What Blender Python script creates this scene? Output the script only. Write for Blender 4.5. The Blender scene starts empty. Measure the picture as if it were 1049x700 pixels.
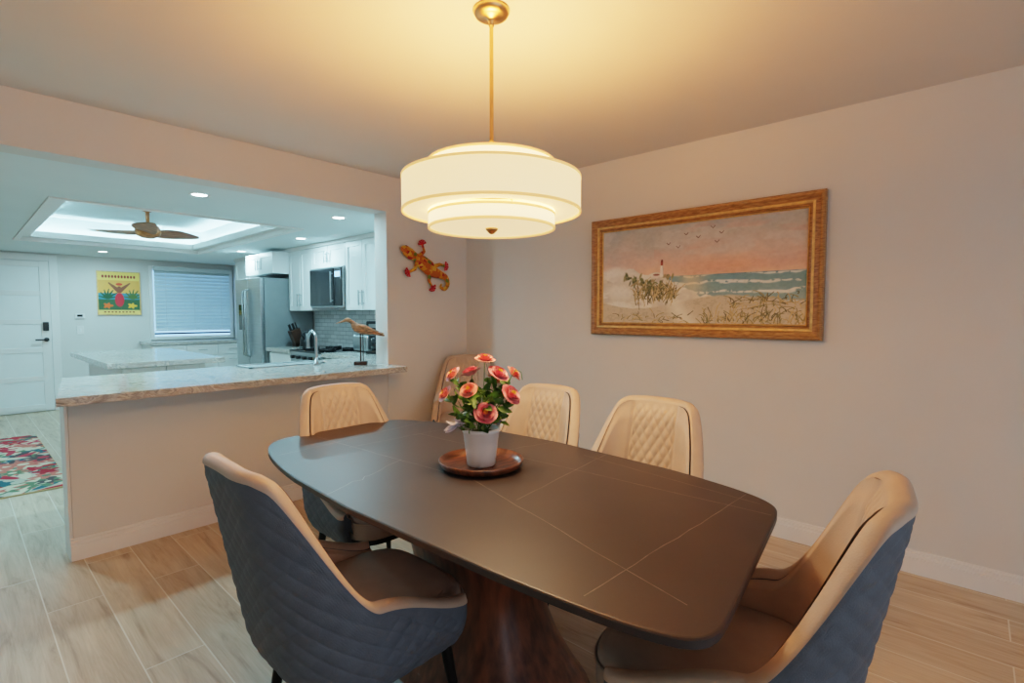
import bpy, bmesh, math, random
import numpy as np
from mathutils import Vector, Matrix
random.seed(3)
rng = np.random.default_rng(3)
COL = bpy.context.scene.collection

# ------------------------------------------------------------------ materials
def s2l(c):
    return tuple((x/12.92 if x <= .04045 else ((x+.055)/1.055)**2.4) for x in c)

def mat(name, color, rough=.5, metal=0, var=.06, scale=8, bump=0, bscale=80, emit=None, estr=0,
        coat=0, stretch=(1, 1, 1), color2=None, sheen=0, detail=4, spec=.5):
    m = bpy.data.materials.new(name); m.use_nodes = True
    nt = m.node_tree; N = nt.nodes; L = nt.links
    b = N['Principled BSDF']
    tc = N.new('ShaderNodeTexCoord'); mp = N.new('ShaderNodeMapping')
    mp.inputs['Scale'].default_value = stretch
    L.new(tc.outputs['Object'], mp.inputs['Vector'])
    nz = N.new('ShaderNodeTexNoise'); nz.inputs['Scale'].default_value = scale
    nz.inputs['Detail'].default_value = detail
    L.new(mp.outputs[0], nz.inputs['Vector'])
    rp = N.new('ShaderNodeValToRGB')
    c1 = [max(0, x*(1-var)) for x in color]; c2 = list(color2) if color2 else [min(1, x*(1+var)) for x in color]
    rp.color_ramp.elements[0].position = .35; rp.color_ramp.elements[1].position = .65
    rp.color_ramp.elements[0].color = (*c1, 1); rp.color_ramp.elements[1].color = (*c2, 1)
    L.new(nz.outputs['Fac'], rp.inputs[0]); L.new(rp.outputs[0], b.inputs['Base Color'])
    b.inputs['Roughness'].default_value = rough; b.inputs['Metallic'].default_value = metal
    b.inputs['Specular IOR Level'].default_value = spec
    if coat: b.inputs['Coat Weight'].default_value = coat; b.inputs['Coat Roughness'].default_value = .1
    if sheen: b.inputs['Sheen Weight'].default_value = sheen
    if bump:
        n2 = N.new('ShaderNodeTexNoise'); n2.inputs['Scale'].default_value = bscale; n2.inputs['Detail'].default_value = 3
        L.new(mp.outputs[0], n2.inputs['Vector'])
        bp = N.new('ShaderNodeBump'); bp.inputs['Strength'].default_value = bump; bp.inputs['Distance'].default_value = .005
        L.new(n2.outputs['Fac'], bp.inputs['Height']); L.new(bp.outputs[0], b.inputs['Normal'])
    if emit:
        b.inputs['Emission Color'].default_value = (*emit, 1); b.inputs['Emission Strength'].default_value = estr
    return m

def mat_vcol(name, rough=.6, bump=0):
    m = bpy.data.materials.new(name); m.use_nodes = True
    nt = m.node_tree; b = nt.nodes['Principled BSDF']
    a = nt.nodes.new('ShaderNodeAttribute'); a.attribute_name = 'Col'
    nt.links.new(a.outputs['Color'], b.inputs['Base Color']); b.inputs['Roughness'].default_value = rough
    if bump:
        n2 = nt.nodes.new('ShaderNodeTexNoise'); n2.inputs['Scale'].default_value = 120
        bp = nt.nodes.new('ShaderNodeBump'); bp.inputs['Strength'].default_value = bump; bp.inputs['Distance'].default_value = .004
        nt.links.new(n2.outputs['Fac'], bp.inputs['Height']); nt.links.new(bp.outputs[0], b.inputs['Normal'])
    return m

def mat_floor():
    m = bpy.data.materials.new('wood_plank_tile'); m.use_nodes = True
    nt = m.node_tree; N = nt.nodes; L = nt.links; b = N['Principled BSDF']
    tc = N.new('ShaderNodeTexCoord'); mp = N.new('ShaderNodeMapping')
    mp.inputs['Rotation'].default_value = (0, 0, math.radians(90))
    L.new(tc.outputs['Object'], mp.inputs['Vector'])
    br = N.new('ShaderNodeTexBrick'); br.offset = .37
    br.inputs['Scale'].default_value = 1; br.inputs['Brick Width'].default_value = 1.2
    br.inputs['Row Height'].default_value = .2; br.inputs['Mortar Size'].default_value = .0025
    br.inputs['Color1'].default_value = (.0, .0, .0, 1); br.inputs['Color2'].default_value = (1, 1, 1, 1)
    br.inputs['Mortar'].default_value = (.5, .5, .5, 1)
    L.new(mp.outputs[0], br.inputs['Vector'])
    def grain(sx, sy, sc, det, dist):
        mp2 = N.new('ShaderNodeMapping'); mp2.inputs['Scale'].default_value = (sx, sy, 1)
        L.new(tc.outputs['Object'], mp2.inputs['Vector'])
        add = N.new('ShaderNodeVectorMath'); add.operation = 'MULTIPLY_ADD'
        add.inputs[1].default_value = (7, 7, 7)
        L.new(br.outputs['Color'], add.inputs[0]); L.new(mp2.outputs[0], add.inputs[2])
        nz = N.new('ShaderNodeTexNoise'); nz.inputs['Scale'].default_value = sc; nz.inputs['Detail'].default_value = det
        nz.inputs['Roughness'].default_value = .6; nz.inputs['Distortion'].default_value = dist
        L.new(add.outputs[0], nz.inputs['Vector']); return nz
    nz = grain(8, .9, 1.8, 8, 1.1)
    rp = N.new('ShaderNodeValToRGB'); e = rp.color_ramp.elements
    e[0].position = .26; e[0].color = (*s2l((.62, .51, .41)), 1)
    e[1].position = .72; e[1].color = (*s2l((.86, .785, .69)), 1)
    k = e.new(.44); k.color = (*s2l((.785, .69, .585)), 1)
    L.new(nz.outputs['Fac'], rp.inputs[0])
    fine = grain(60, 2.0, 2.5, 4, .2)
    rf = N.new('ShaderNodeValToRGB'); rf.color_ramp.elements[0].position = .35; rf.color_ramp.elements[0].color = (.78, .75, .72, 1)
    rf.color_ramp.elements[1].position = .6; rf.color_ramp.elements[1].color = (1, 1, 1, 1)
    L.new(fine.outputs['Fac'], rf.inputs[0])
    mf = N.new('ShaderNodeMix'); mf.data_type = 'RGBA'; mf.blend_type = 'MULTIPLY'; mf.inputs[0].default_value = .5
    L.new(rp.outputs[0], mf.inputs[6]); L.new(rf.outputs[0], mf.inputs[7])
    mx = N.new('ShaderNodeMix'); mx.data_type = 'RGBA'; mx.blend_type = 'MULTIPLY'; mx.inputs[0].default_value = .13
    L.new(mf.outputs[2], mx.inputs[6]); L.new(br.outputs['Color'], mx.inputs[7])
    m2 = N.new('ShaderNodeMix'); m2.data_type = 'RGBA'
    L.new(br.outputs['Fac'], m2.inputs[0]); L.new(mx.outputs[2], m2.inputs[6]); m2.inputs[7].default_value = (*s2l((.86, .82, .76)), 1)
    L.new(m2.outputs[2], b.inputs['Base Color'])
    b.inputs['Roughness'].default_value = .42
    bp = N.new('ShaderNodeBump'); bp.invert = True; bp.inputs['Strength'].default_value = .25; bp.inputs['Distance'].default_value = .003
    L.new(br.outputs['Fac'], bp.inputs['Height']); L.new(bp.outputs[0], b.inputs['Normal'])
    return m

def mat_granite():
    m = bpy.data.materials.new('veined_marble'); m.use_nodes = True
    nt = m.node_tree; N = nt.nodes; L = nt.links; b = N['Principled BSDF']
    tc = N.new('ShaderNodeTexCoord'); mp = N.new('ShaderNodeMapping')
    mp.inputs['Scale'].default_value = (2.2, 3.4, 5); mp.inputs['Rotation'].default_value = (0, 0, .6)
    L.new(tc.outputs['Object'], mp.inputs['Vector'])
    nz = N.new('ShaderNodeTexNoise'); nz.inputs['Scale'].default_value = 1.5; nz.inputs['Detail'].default_value = 9
    nz.inputs['Roughness'].default_value = .64; nz.inputs['Distortion'].default_value = 2.6
    L.new(mp.outputs[0], nz.inputs['Vector'])
    rp = N.new('ShaderNodeValToRGB'); e = rp.color_ramp.elements
    e[0].position = .28; e[0].color = (*s2l((.38, .38, .38)), 1)
    e[1].position = .72; e[1].color = (*s2l((.90, .90, .88)), 1)
    for p, c in ((.38, (.64, .62, .59)), (.45, (.84, .83, .80)), (.50, (.52, .52, .51)), (.54, (.80, .79, .77)), (.60, (.62, .58, .54)), (.64, (.86, .85, .83))):
        k = e.new(p); k.color = (*s2l(c), 1)
    L.new(nz.outputs['Fac'], rp.inputs[0]); L.new(rp.outputs[0], b.inputs['Base Color'])
    b.inputs['Roughness'].default_value = .14
    return m

def mat_subway():
    m = bpy.data.materials.new('subway_tile'); m.use_nodes = True
    nt = m.node_tree; N = nt.nodes; L = nt.links; b = N['Principled BSDF']
    tc = N.new('ShaderNodeTexCoord'); sp = N.new('ShaderNodeSeparateXYZ'); cb = N.new('ShaderNodeCombineXYZ')
    L.new(tc.outputs['Object'], sp.inputs[0]); L.new(sp.outputs['Y'], cb.inputs[0]); L.new(sp.outputs['Z'], cb.inputs[1])
    br = N.new('ShaderNodeTexBrick'); br.inputs['Scale'].default_value = 1
    br.inputs['Brick Width'].default_value = .15; br.inputs['Row Height'].default_value = .05; br.inputs['Mortar Size'].default_value = .003
    br.inputs['Color1'].default_value = (.7, .72, .72, 1); br.inputs['Color2'].default_value = (.55, .57, .57, 1); br.inputs['Mortar'].default_value = (.3, .3, .3, 1)
    L.new(cb.outputs[0], br.inputs['Vector']); L.new(br.outputs[0], b.inputs['Base Color'])
    b.inputs['Roughness'].default_value = .15
    return m

def mat_gecko():
    m = bpy.data.materials.new('painted_gecko_metal'); m.use_nodes = True
    nt = m.node_tree; N = nt.nodes; L = nt.links; b = N['Principled BSDF']
    tc = N.new('ShaderNodeTexCoord'); vo = N.new('ShaderNodeTexVoronoi'); vo.inputs['Scale'].default_value = 34
    L.new(tc.outputs['Object'], vo.inputs['Vector'])
    rp = N.new('ShaderNodeValToRGB'); rp.color_ramp.interpolation = 'CONSTANT'; e = rp.color_ramp.elements
    e[0].position = .0; e[0].color = (*s2l((.82, .55, .14)), 1)
    e[1].position = .88; e[1].color = (*s2l((.64, .14, .12)), 1)
    for p, c in ((.3, (.74, .38, .10)), (.6, (.42, .48, .16)), (.72, (.86, .68, .25))):
        k = e.new(p); k.color = (*s2l(c), 1)
    sp = N.new('ShaderNodeSeparateColor'); L.new(vo.outputs['Color'], sp.inputs[0])
    L.new(sp.outputs[0], rp.inputs[0]); L.new(rp.outputs[0], b.inputs['Base Color'])
    b.inputs['Roughness'].default_value = .4; b.inputs['Metallic'].default_value = .2
    return m

M = {}
M['wall'] = mat('wall_paint', s2l((.85, .84, .825)), .75, var=.012, scale=3, bump=.05, bscale=200)
M['ceil'] = mat('ceiling_paint', s2l((.85, .83, .81)), .85, var=.01, scale=3)
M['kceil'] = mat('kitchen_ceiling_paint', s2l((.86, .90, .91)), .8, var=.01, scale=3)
M['trim'] = mat('trim_white', s2l((.91, .90, .89)), .4, var=.01)
M['cab'] = mat('cabinet_white', s2l((.92, .93, .93)), .35, var=.01)
M['floor'] = mat_floor(); M['granite'] = mat_granite(); M['subway'] = mat_subway(); M['gecko'] = mat_gecko()
M['steel'] = mat('brushed_steel', (.38, .42, .44), .32, 1, var=.08, scale=4, stretch=(1, 1, 40))
M['steel_side'] = mat('fridge_side_grey', (.22, .25, .26), .45, .3, var=.04)
M['black'] = mat('black_plastic', (.012, .012, .013), .35, var=.1)
M['blackmetal'] = mat('black_metal', (.012, .011, .011), .35, .6, var=.1)
M['glassblack'] = mat('black_glass', (.01, .012, .014), .06, var=.1)
M['brass'] = mat('brushed_brass', (.66, .42, .20), .3, 1, var=.06, scale=20)
M['beige'] = mat('leather_beige', s2l((.755, .66, .585)), .5, var=.05, scale=14, bump=.15, bscale=260)
M['seat'] = mat('leather_taupe', s2l((.67, .61, .57)), .5, var=.05, scale=14, bump=.15, bscale=260)
M['blue'] = mat('leather_slate_blue', s2l((.36, .39, .43)), .65, var=.06, scale=18, bump=.25, bscale=300)
M['stone'] = mat('sintered_stone_brown', s2l((.225, .205, .205)), .42, var=.10, scale=3, detail=8, bump=.03, bscale=300)
M['vein'] = mat('stone_vein', s2l((.46, .42, .40)), .4, var=.35, scale=20)
M['walnut'] = mat('walnut_veneer', s2l((.40, .22, .145)), .35, var=.35, scale=5, stretch=(6, 6, .8), color2=s2l((.50, .30, .20)), detail=8)
M['traywood'] = mat('tray_wood', s2l((.36, .20, .12)), .3, var=.4, scale=10, stretch=(1, 6, 1), color2=s2l((.52, .31, .19)), detail=8, coat=.4)
M['pot'] = mat('white_ceramic', s2l((.92, .91, .90)), .35, var=.01)
M['soil'] = mat('moss', s2l((.2, .22, .1)), .9, var=.4, scale=60)
M['leaf'] = mat('leaf_green', s2l((.22, .38, .14)), .5, var=.5, scale=25, color2=s2l((.46, .61, .26)))
M['rose'] = mat('rose_coral', s2l((.93, .42, .40)), .5, var=.2, scale=40, color2=s2l((.97, .60, .52)), sheen=.2)
M['rose2'] = mat('rose_pink', s2l((.90, .38, .43)), .5, var=.2, scale=40, color2=s2l((.95, .58, .60)), sheen=.2)
M['rosec'] = mat('rose_heart_yellow', s2l((.98, .75, .35)), .5, var=.2, scale=40)
M['petalw'] = mat('petal_pale', s2l((.86, .80, .82)), .5, var=.08, scale=40)
M['framewood'] = mat('frame_wood', s2l((.60, .42, .24)), .35, var=.25, scale=8, stretch=(3, 3, 14), color2=s2l((.72, .53, .33)), detail=7)
M['framegold'] = mat('frame_gilt', s2l((.86, .70, .45)), .35, .3, var=.15, scale=40)
M['liner'] = mat('rug_backing_jute', s2l((.75, .63, .45)), .8, var=.08, scale=80)
M['vcol'] = mat_vcol('painted_canvas', .6, .3); M['vcolp'] = mat_vcol('poster_print', .4); M['vcolr'] = mat_vcol('rug_pile', .95, .8)
M['fanwood'] = mat('fan_walnut', s2l((.58, .33, .17)), .4, var=.3, scale=6, stretch=(2, 8, 2), color2=s2l((.70, .44, .25)))
M['drift'] = mat('driftwood', s2l((.52, .34, .22)), .7, var=.35, scale=14, stretch=(2, 2, 8), color2=s2l((.72, .50, .34)))
M['darkwood'] = mat('dark_wood', s2l((.22, .13, .09)), .5, var=.3, scale=10)
M['magenta'] = mat('gecko_feet_red', s2l((.72, .12, .20)), .4, .2, var=.2, scale=30)
M['blind'] = mat('blind_slat', s2l((.80, .84, .85)), .5, var=.02)
M['shade'] = mat('linen_shade', s2l((.95, .86, .72)), .8, var=.05, scale=300, bump=.2, bscale=500, emit=(1.0, .60, .25), estr=1.5)
M['shade_top'] = mat('linen_shade_upper', s2l((.95, .86, .72)), .8, var=.05, scale=300, emit=(1.0, .62, .27), estr=3.0)
M['shade_low'] = mat('linen_shade_lower', s2l((.95, .86, .72)), .8, var=.05, scale=300, emit=(1.0, .62, .27), estr=2.5)
M['diff'] = mat('acrylic_diffuser', s2l((.97, .9, .78)), .5, var=.01, emit=(1.0, .58, .25), estr=1.4)
M['hem'] = mat('shade_hem', s2l((.95, .80, .58)), .7, var=.03, emit=(1.0, .46, .14), estr=.8)
COOL = (.46, .86, 1.0)
M['led'] = mat('led_strip', (.9, .95, 1), .5, var=0, emit=COOL, estr=60)
M['lens'] = mat('downlight_lens', (.9, .95, 1), .5, var=0, emit=(.75, .95, 1), estr=20)
M['day'] = mat('daylight_pane', (.3, .5, .8), .2, var=0, emit=(.30, .60, 1), estr=1.6)

# ------------------------------------------------------------------ mesh builder
class MB:
    def __init__(s): s.v = []; s.f = []; s.m = []; s.s = []; s.mats = []
    def mi(s, m):
        m = M[m] if isinstance(m, str) else m
        if m not in s.mats: s.mats.append(m)
        return s.mats.index(m)
    def add(s, vs, fs, m, smooth=False, T=None):
        o = len(s.v); k = s.mi(m)
        for p in vs:
            p = Vector(p)
            if T is not None: p = T @ p
            s.v.append(tuple(p))
        for i, f in enumerate(fs):
            s.f.append(tuple(o+j for j in f)); s.m.append(k); s.s.append(smooth)
    def bm(s, bm, m, smooth=False, T=None):
        bm.verts.ensure_lookup_table(); bm.verts.index_update()
        s.add([v.co.copy() for v in bm.verts], [[v.index for v in f.verts] for f in bm.faces], m, smooth, T); bm.free()
    def box(s, x0, x1, y0, y1, z0, z1, m, bevel=0, T=None, seg=2):
        bm = bmesh.new(); bmesh.ops.create_cube(bm, size=1)
        for v in bm.verts:
            v.co = Vector(((x0+x1)/2+v.co.x*(x1-x0), (y0+y1)/2+v.co.y*(y1-y0), (z0+z1)/2+v.co.z*(z1-z0)))
        if bevel: bmesh.ops.bevel(bm, geom=bm.edges[:], offset=bevel, segments=seg, profile=.5, affect='EDGES')
        s.bm(bm, m, bool(bevel) and seg > 2, T)
    def cyl(s, p0, p1, r0, r1, m, n=24, smooth=True):
        s.tube([p0, p1], [r0, r0 if r1 is None else r1], m, n, smooth)
    def tube(s, pts, rad, m, n=10, smooth=True, flat=None):
        pts = [Vector(p) for p in pts]; vs = []; fs = []
        if not hasattr(rad, '__len__'): rad = [rad]*len(pts)
        prev = None
        for i, p in enumerate(pts):
            d = (pts[min(i+1, len(pts)-1)]-pts[max(i-1, 0)]).normalized()
            if prev is None:
                a = Vector((0, 0, 1)) if abs(d.z) < .9 else Vector((1, 0, 0))
                u = d.cross(a).normalized()
            else:
                u = (prev-d*prev.dot(d)).normalized()
            prev = u; w = d.cross(u)
            for k in range(n):
                t = 2*math.pi*k/n; o = (u*math.cos(t)+w*math.sin(t))*rad[i]
                if flat: o = Vector((o.x*flat[0], o.y*flat[1], o.z*flat[2]))
                vs.append(p+o)
        for i in range(len(pts)-1):
            for k in range(n):
                fs.append((i*n+k, i*n+(k+1) % n, (i+1)*n+(k+1) % n, (i+1)*n+k))
        s.add(vs, fs, m, smooth)
        s.add([vs[k] for k in range(n)], [tuple(range(n))], m, False)
        s.add([vs[(len(pts)-1)*n+k] for k in range(n)], [tuple(range(n))], m, False)
    def lathe(s, prof, m, c=(0, 0, 0), n=48, sx=1, sy=1, smooth=True):
        vs = []; fs = []
        for r, z in prof:
            for k in range(n):
                t = 2*math.pi*k/n
                vs.append((c[0]+r*sx*math.cos(t), c[1]+r*sy*math.sin(t), c[2]+z))
        for i in range(len(prof)-1):
            for k in range(n):
                fs.append((i*n+k, i*n+(k+1) % n, (i+1)*n+(k+1) % n, (i+1)*n+k))
        s.add(vs, fs, m, smooth)
    def prism(s, poly, z0, z1, m, T=None):
        n = len(poly); vs = [(x, y, z0) for x, y in poly]+[(x, y, z1) for x, y in poly]
        fs = [tuple(range(n))[::-1], tuple(range(n, 2*n))]+[(i, (i+1) % n, n+(i+1) % n, n+i) for i in range(n)]
        s.add(vs, fs, m, False, T)
    def grid(s, P, m, smooth=True):
        ni = len(P); nj = len(P[0]); vs = [p for r in P for p in r]
        fs = [(i*nj+j, i*nj+j+1, (i+1)*nj+j+1, (i+1)*nj+j) for i in range(ni-1) for j in range(nj-1)]
        s.add(vs, fs, m, smooth)
    def build(s, name, loc=(0, 0, 0), rotz=0, bevel=0, parent=None, recalc=True):
        me = bpy.data.meshes.new(name); me.from_pydata(s.v, [], s.f)
        for m in s.mats: me.materials.append(m)
        me.polygons.foreach_set('material_index', s.m); me.polygons.foreach_set('use_smooth', s.s)
        if recalc:
            bm = bmesh.new(); bm.from_mesh(me); bmesh.ops.recalc_face_normals(bm, faces=bm.faces[:]); bm.to_mesh(me); bm.free()
        me.update()
        o = bpy.data.objects.new(name, me); COL.objects.link(o); o.location = loc; o.rotation_euler = (0, 0, rotz)
        if bevel:
            b = o.modifiers.new('bevel', 'BEVEL'); b.width = bevel; b.segments = 2; b.limit_method = 'ANGLE'
        if parent: o.parent = parent
        return o

def wbuild(name, x0, x1, y0, y1, z0, z1, m, bevel=0):
    c = ((x0+x1)/2, (y0+y1)/2, z0); b = MB()
    b.box(x0-c[0], x1-c[0], y0-c[1], y1-c[1], 0, z1-z0, m, bevel); return b.build(name, c)

# ------------------------------------------------------------------ room shell
XR = 3.275; YW = 3.55; YW2 = 3.72; H = 2.44; HK = 2.155; YB = 9.4; XL = -3.2; YF = -3.4; XJ = 2.40
wbuild('floor', XL-.1, XR+.1, YF-.1, YB+.1, -.1, 0, 'floor')
wbuild('ceiling', XL, XR, YF, YW, H, H+.1, 'ceil')
wbuild('wall_right', XR, XR+.12, YF, YB+.12, 0, 2.6, 'wall')
wbuild('wall_left', XL-.12, XL, YF, YB+.12, 0, 2.6, 'wall')
wbuild('wall_divider_header', XL, XR, YW, YW2, HK, 2.6, 'wall'); wbuild('wall_divider', XJ, XR, YW, YW2, 0, HK, 'wall')
b = MB(); b.box(XL, -2.6, YF-.12, YF, 0, 2.6, 'wall'); b.box(2.6, XR, YF-.12, YF, 0, 2.6, 'wall'); b.box(-2.6, 2.6, YF-.12, YF, 2.2, 2.6, 'wall'); b.build('wall_rear')  # unseen wall behind the camera; wide opening shaped to admit world fill light
wbuild('wall_back', XL, XR, YB, YB+.12, 0, 2.6, 'wall')

# kitchen dropped ceiling with tray
TX0, TX1, TY0, TY1 = .50, 2.35, 4.85, 7.9
b = MB(); zt = 2.46
b.box(XL, TX0, YW2, YB, HK, HK+.06, 'kceil'); b.box(TX1, XR, YW2, YB, HK, HK+.06, 'kceil')
b.box(TX0, TX1, YW2, TY0, HK, HK+.06, 'kceil'); b.box(TX0, TX1, TY1, YB, HK, HK+.06, 'kceil')
b.box(TX0-.1, TX1+.1, TY0-.1, TY1+.1, zt-.02, zt+.04, 'kceil')
for (a0, a1, c0, c1) in ((TX0-.06, TX0-.001, TY0-.06, TY1+.06), (TX1+.001, TX1+.06, TY0-.06, TY1+.06), (TX0, TX1, TY0-.06, TY0-.001), (TX0, TX1, TY1+.001, TY1+.06)):
    b.box(a0, a1, c0, c1, HK+.03, zt, 'kceil')
b.build('ceiling_kitchen')
def ring(b, d0, d1, z0, z1, m):
    x0, x1, y0, y1 = TX0, TX1, TY0, TY1
    b.box(x0+d0, x0+d1, y0+d0, y1-d0, z0, z1, m); b.box(x1-d1, x1-d0, y0+d0, y1-d0, z0, z1, m)
    b.box(x0+d1, x1-d1, y0+d0, y0+d1, z0, z1, m); b.box(x0+d1, x1-d1, y1-d1, y1-d0, z0, z1, m)
b = MB(); ring(b, 0.001, .05, HK-.012, HK+.03, 'trim'); ring(b, 0.001, .13, HK+.031, HK+.055, 'trim'); ring(b, .10, .13, HK+.056, HK+.10, 'trim')
ring(b, 0.001, .04, HK+.056, HK+.07, 'trim')
b.build('trim_1')
b = MB(); ring(b, .05, .075, HK+.058, HK+.066, 'led'); b.build('led_strip_light')

def base_y(name, x0, x1, y):
    b = MB(); b.box(x0, x1, y-.022, y, 0, .085, 'trim', .002); b.box(x0, x1, y-.015, y, .085, .105, 'trim', .002); b.box(x0, x1, y-.009, y, .105, .12, 'trim', .002); b.build(name)
def base_x(name, y0, y1, x):
    b = MB(); b.box(x-.022, x, y0, y1, 0, .085, 'trim', .002); b.box(x-.015, x, y0, y1, .085, .105, 'trim', .002); b.box(x-.009, x, y0, y1, .105, .12, 'trim', .002); b.build(name)
base_y('baseboard_divider', XJ, XR-.022, YW); base_x('baseboard_right', YF, YW, XR)
base_y('baseboard_peninsula', .385, XJ, YW); base_y('baseboard_back', 1.04, 1.9, YB)

def door_x(b, x, y0, y1, z0, z1, m='cab', handle=None, fw=.055):
    g = .003; y0 += g; y1 -= g; z0 += g; z1 -= g
    b.box(x-.012, x, y0, y1, z0, z1, m)
    b.box(x-.022, x-.012, y0, y0+fw, z0, z1, m); b.box(x-.022, x-.012, y1-fw, y1, z0, z1, m)
    b.box(x-.022, x-.012, y0+fw, y1-fw, z0, z0+fw, m); b.box(x-.022, x-.012, y0+fw, y1-fw, z1-fw, z1, m)
    if handle:
        hy, hz0, hz1 = handle
        b.cyl((x-.05, hy, hz0), (x-.05, hy, hz1), .006, None, 'steel', 8)
        for z in (hz0+.02, hz1-.02): b.cyl((x-.05, hy, z), (x-.02, hy, z), .004, None, 'steel', 6)
def door_y(b, y, x0, x1, z0, z1, m='cab', fw=.055, handle=None):
    g = .003; x0 += g; x1 -= g; z0 += g; z1 -= g
    b.box(x0, x1, y-.012, y, z0, z1, m)
    b.box(x0, x0+fw, y-.022, y-.012, z0, z1, m); b.box(x1-fw, x1, y-.022, y-.012, z0, z1, m)
    b.box(x0+fw, x1-fw, y-.022, y-.012, z0, z0+fw, m); b.box(x0+fw, x1-fw, y-.022, y-.012, z1-fw, z1, m)
    if handle:
        hx, hz = handle; b.cyl((hx-.06, y-.045, hz), (hx+.06, y-.045, hz), .005, None, 'steel', 8)
        for q in (-.04, .04): b.cyl((hx+q, y-.045, hz), (hx+q, y-.02, hz), .004, None, 'steel', 6)

# ------------------------------------------------------------------ peninsula + counters
b = MB()
b.box(.40, XJ-.001, YW, YW+.16, 0, .87, 'wall')
b.box(.385, .399, YW, YW+.16, 0, .87, 'trim')
b.box(.55, XJ, YW2+.002, 4.28, .08, .87, 'cab'); b.box(.56, XJ, YW2+.002, 4.22, 0, .08, 'cab')
b.box(2.68, XR-.002, 4.36, 5.10, .09, .87, 'cab'); b.box(2.74, XR-.002, 4.36, 5.10, 0, .09, 'cab')
door_x(b, 2.68, 4.36, 4.73, .1, .86, handle=(4.69, .6, .78)); door_x(b, 2.68, 4.73, 5.10, .1, .86, handle=(4.78, .6, .78))
b.prism([(.33, 3.30), (2.41, 3.30), (2.41, YW-.002), (XJ-.002, YW-.002), (XJ-.002, YW2+.002), (XR-.002, YW2+.002), (XR-.002, 5.10), (2.62, 5.10), (2.62, 4.35), (.47, 4.35)], .872, .915, 'granite')
b.build('kitchen_peninsula', bevel=.004)
b = MB()
b.box(2.68, XR-.002, 5.88, 6.48, .09, .87, 'cab'); b.box(2.74, XR-.002, 5.88, 6.48, 0, .09, 'cab')
for i in range(3): door_x(b, 2.68, 5.88, 6.48, .1+.255*i, .345+.255*i, fw=.04)
b.box(2.62, XR-.002, 5.88, 6.49, .872, .915, 'granite')
b.build('base_cabinet')
wbuild('backsplash_tile', XR-.012, XR-.001, 3.73, 6.49, .917, 1.368, 'subway')
b = MB(); XU = 2.95
def upper(b, y0, y1, z0, z1, x=XU, n=2):
    b.box(x, XR-.001, y0, y1, z0, z1, 'cab'); w = (y1-y0)/n
    for i in range(n):
        hy = y0+w*(i+1)-.035 if i % 2 == 0 else y0+w*i+.035
        door_x(b, x, y0+w*i, y0+w*(i+1), z0, z1, handle=(hy, z0+.05, z0+.05+min(.16, (z1-z0)*.5)))
upper(b, 3.76, 5.12, 1.37, 2.11, n=4); upper(b, 5.12, 5.88, 1.86, 2.11); upper(b, 5.88, 6.50, 1.37, 2.11); upper(b, 6.50, 7.36, 1.84, 2.11, x=2.75)
upper(b, 7.40, 8.3, 1.37, 2.11)
b.box(XU-.04, XR-.001, 3.75, 8.3, 2.111, 2.153, 'trim')
b.build('upper_cabinet')
b = MB(); b.box(2.90, XR-.001, 5.13, 5.87, 1.40, 1.855, 'steel', .004); b.box(2.888, 2.90, 5.31, 5.86, 1.42, 1.84, 'glassblack', .003); b.box(2.888, 2.90, 5.14, 5.29, 1.42, 1.84, 'black', .003)
b.cyl((2.86, 5.32, 1.46), (2.86, 5.32, 1.80), .009, None, 'steel', 10); b.cyl((2.86, 5.32, 1.48), (2.89, 5.32, 1.48), .006, None, 'steel', 8); b.cyl((2.86, 5.32, 1.78), (2.89, 5.32, 1.78), .006, None, 'steel', 8)
b.box(2.884, 2.89, 5.16, 5.27, 1.74, 1.80, 'day'); b.build('microwave_oven')
b = MB(); b.box(2.64, XR-.02, 5.115, 5.865, .03, .90, 'steel', .004); b.box(2.63, XR-.02, 5.11, 5.87, .90, .92, 'glassblack', .003)
b.box(2.625, 2.64, 5.18, 5.80, .30, .68, 'glassblack'); b.cyl((2.59, 5.17, .74), (2.59, 5.81, .74), .011, None, 'steel', 10)
for y in (5.2, 5.78): b.cyl((2.59, y, .74), (2.64, y, .74), .007, None, 'steel', 8)
for i in range(5): b.cyl((2.605, 5.2+.145*i, .84), (2.64, 5.2+.145*i, .84), .02, None, 'black', 14)
b.box(2.66, XR-.03, 5.13, 5.85, 0, .03, 'black')
for (x, y) in ((2.80, 5.3), (2.80, 5.68), (3.08, 5.3), (3.08, 5.68)):
    b.lathe([(.085, .925), (.09, .94), (.08, .94), (.075, .925)], 'black', (x, y, 0), 20)
    b.box(x-.1, x+.1, y-.006, y+.006, .92, .945, 'black'); b.box(x-.006, x+.006, y-.1, y+.1, .92, .945, 'black')
b.build('range_stove')
b = MB(); fx = 2.58
b.box(fx+.05, XR-.02, 6.53, 7.33, .03, 1.78, 'steel_side', .006); b.box(fx+.06, XR-.04, 6.56, 7.30, 0, .03, 'black')
b.box(fx, fx+.045, 6.53, 6.927, .62, 1.78, 'steel', .008); b.box(fx, fx+.045, 6.933, 7.33, .62, 1.78, 'steel', .008); b.box(fx, fx+.045, 6.53, 7.33, .05, .61, 'steel', .008)
for y in (6.89, 6.97):
    b.tube([(fx, y, .78), (fx-.045, y, .80), (fx-.045, y, 1.62), (fx, y, 1.64)], .011, 'steel', 10)
b.tube([(fx, 6.62, .54), (fx-.045, 6.64, .54), (fx-.045, 7.22, .54), (fx, 7.24, .54)], .011, 'steel', 10)
b.box(fx-.004, fx, 7.03, 7.22, 1.12, 1.45, 'glassblack'); b.build('refrigerator')
b = MB(); b.box(1.95, XR-.002, 8.80, YB-.002, .09, .87, 'cab'); b.box(2.0, XR-.002, 8.86, YB-.002, 0, .09, 'cab')
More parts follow.
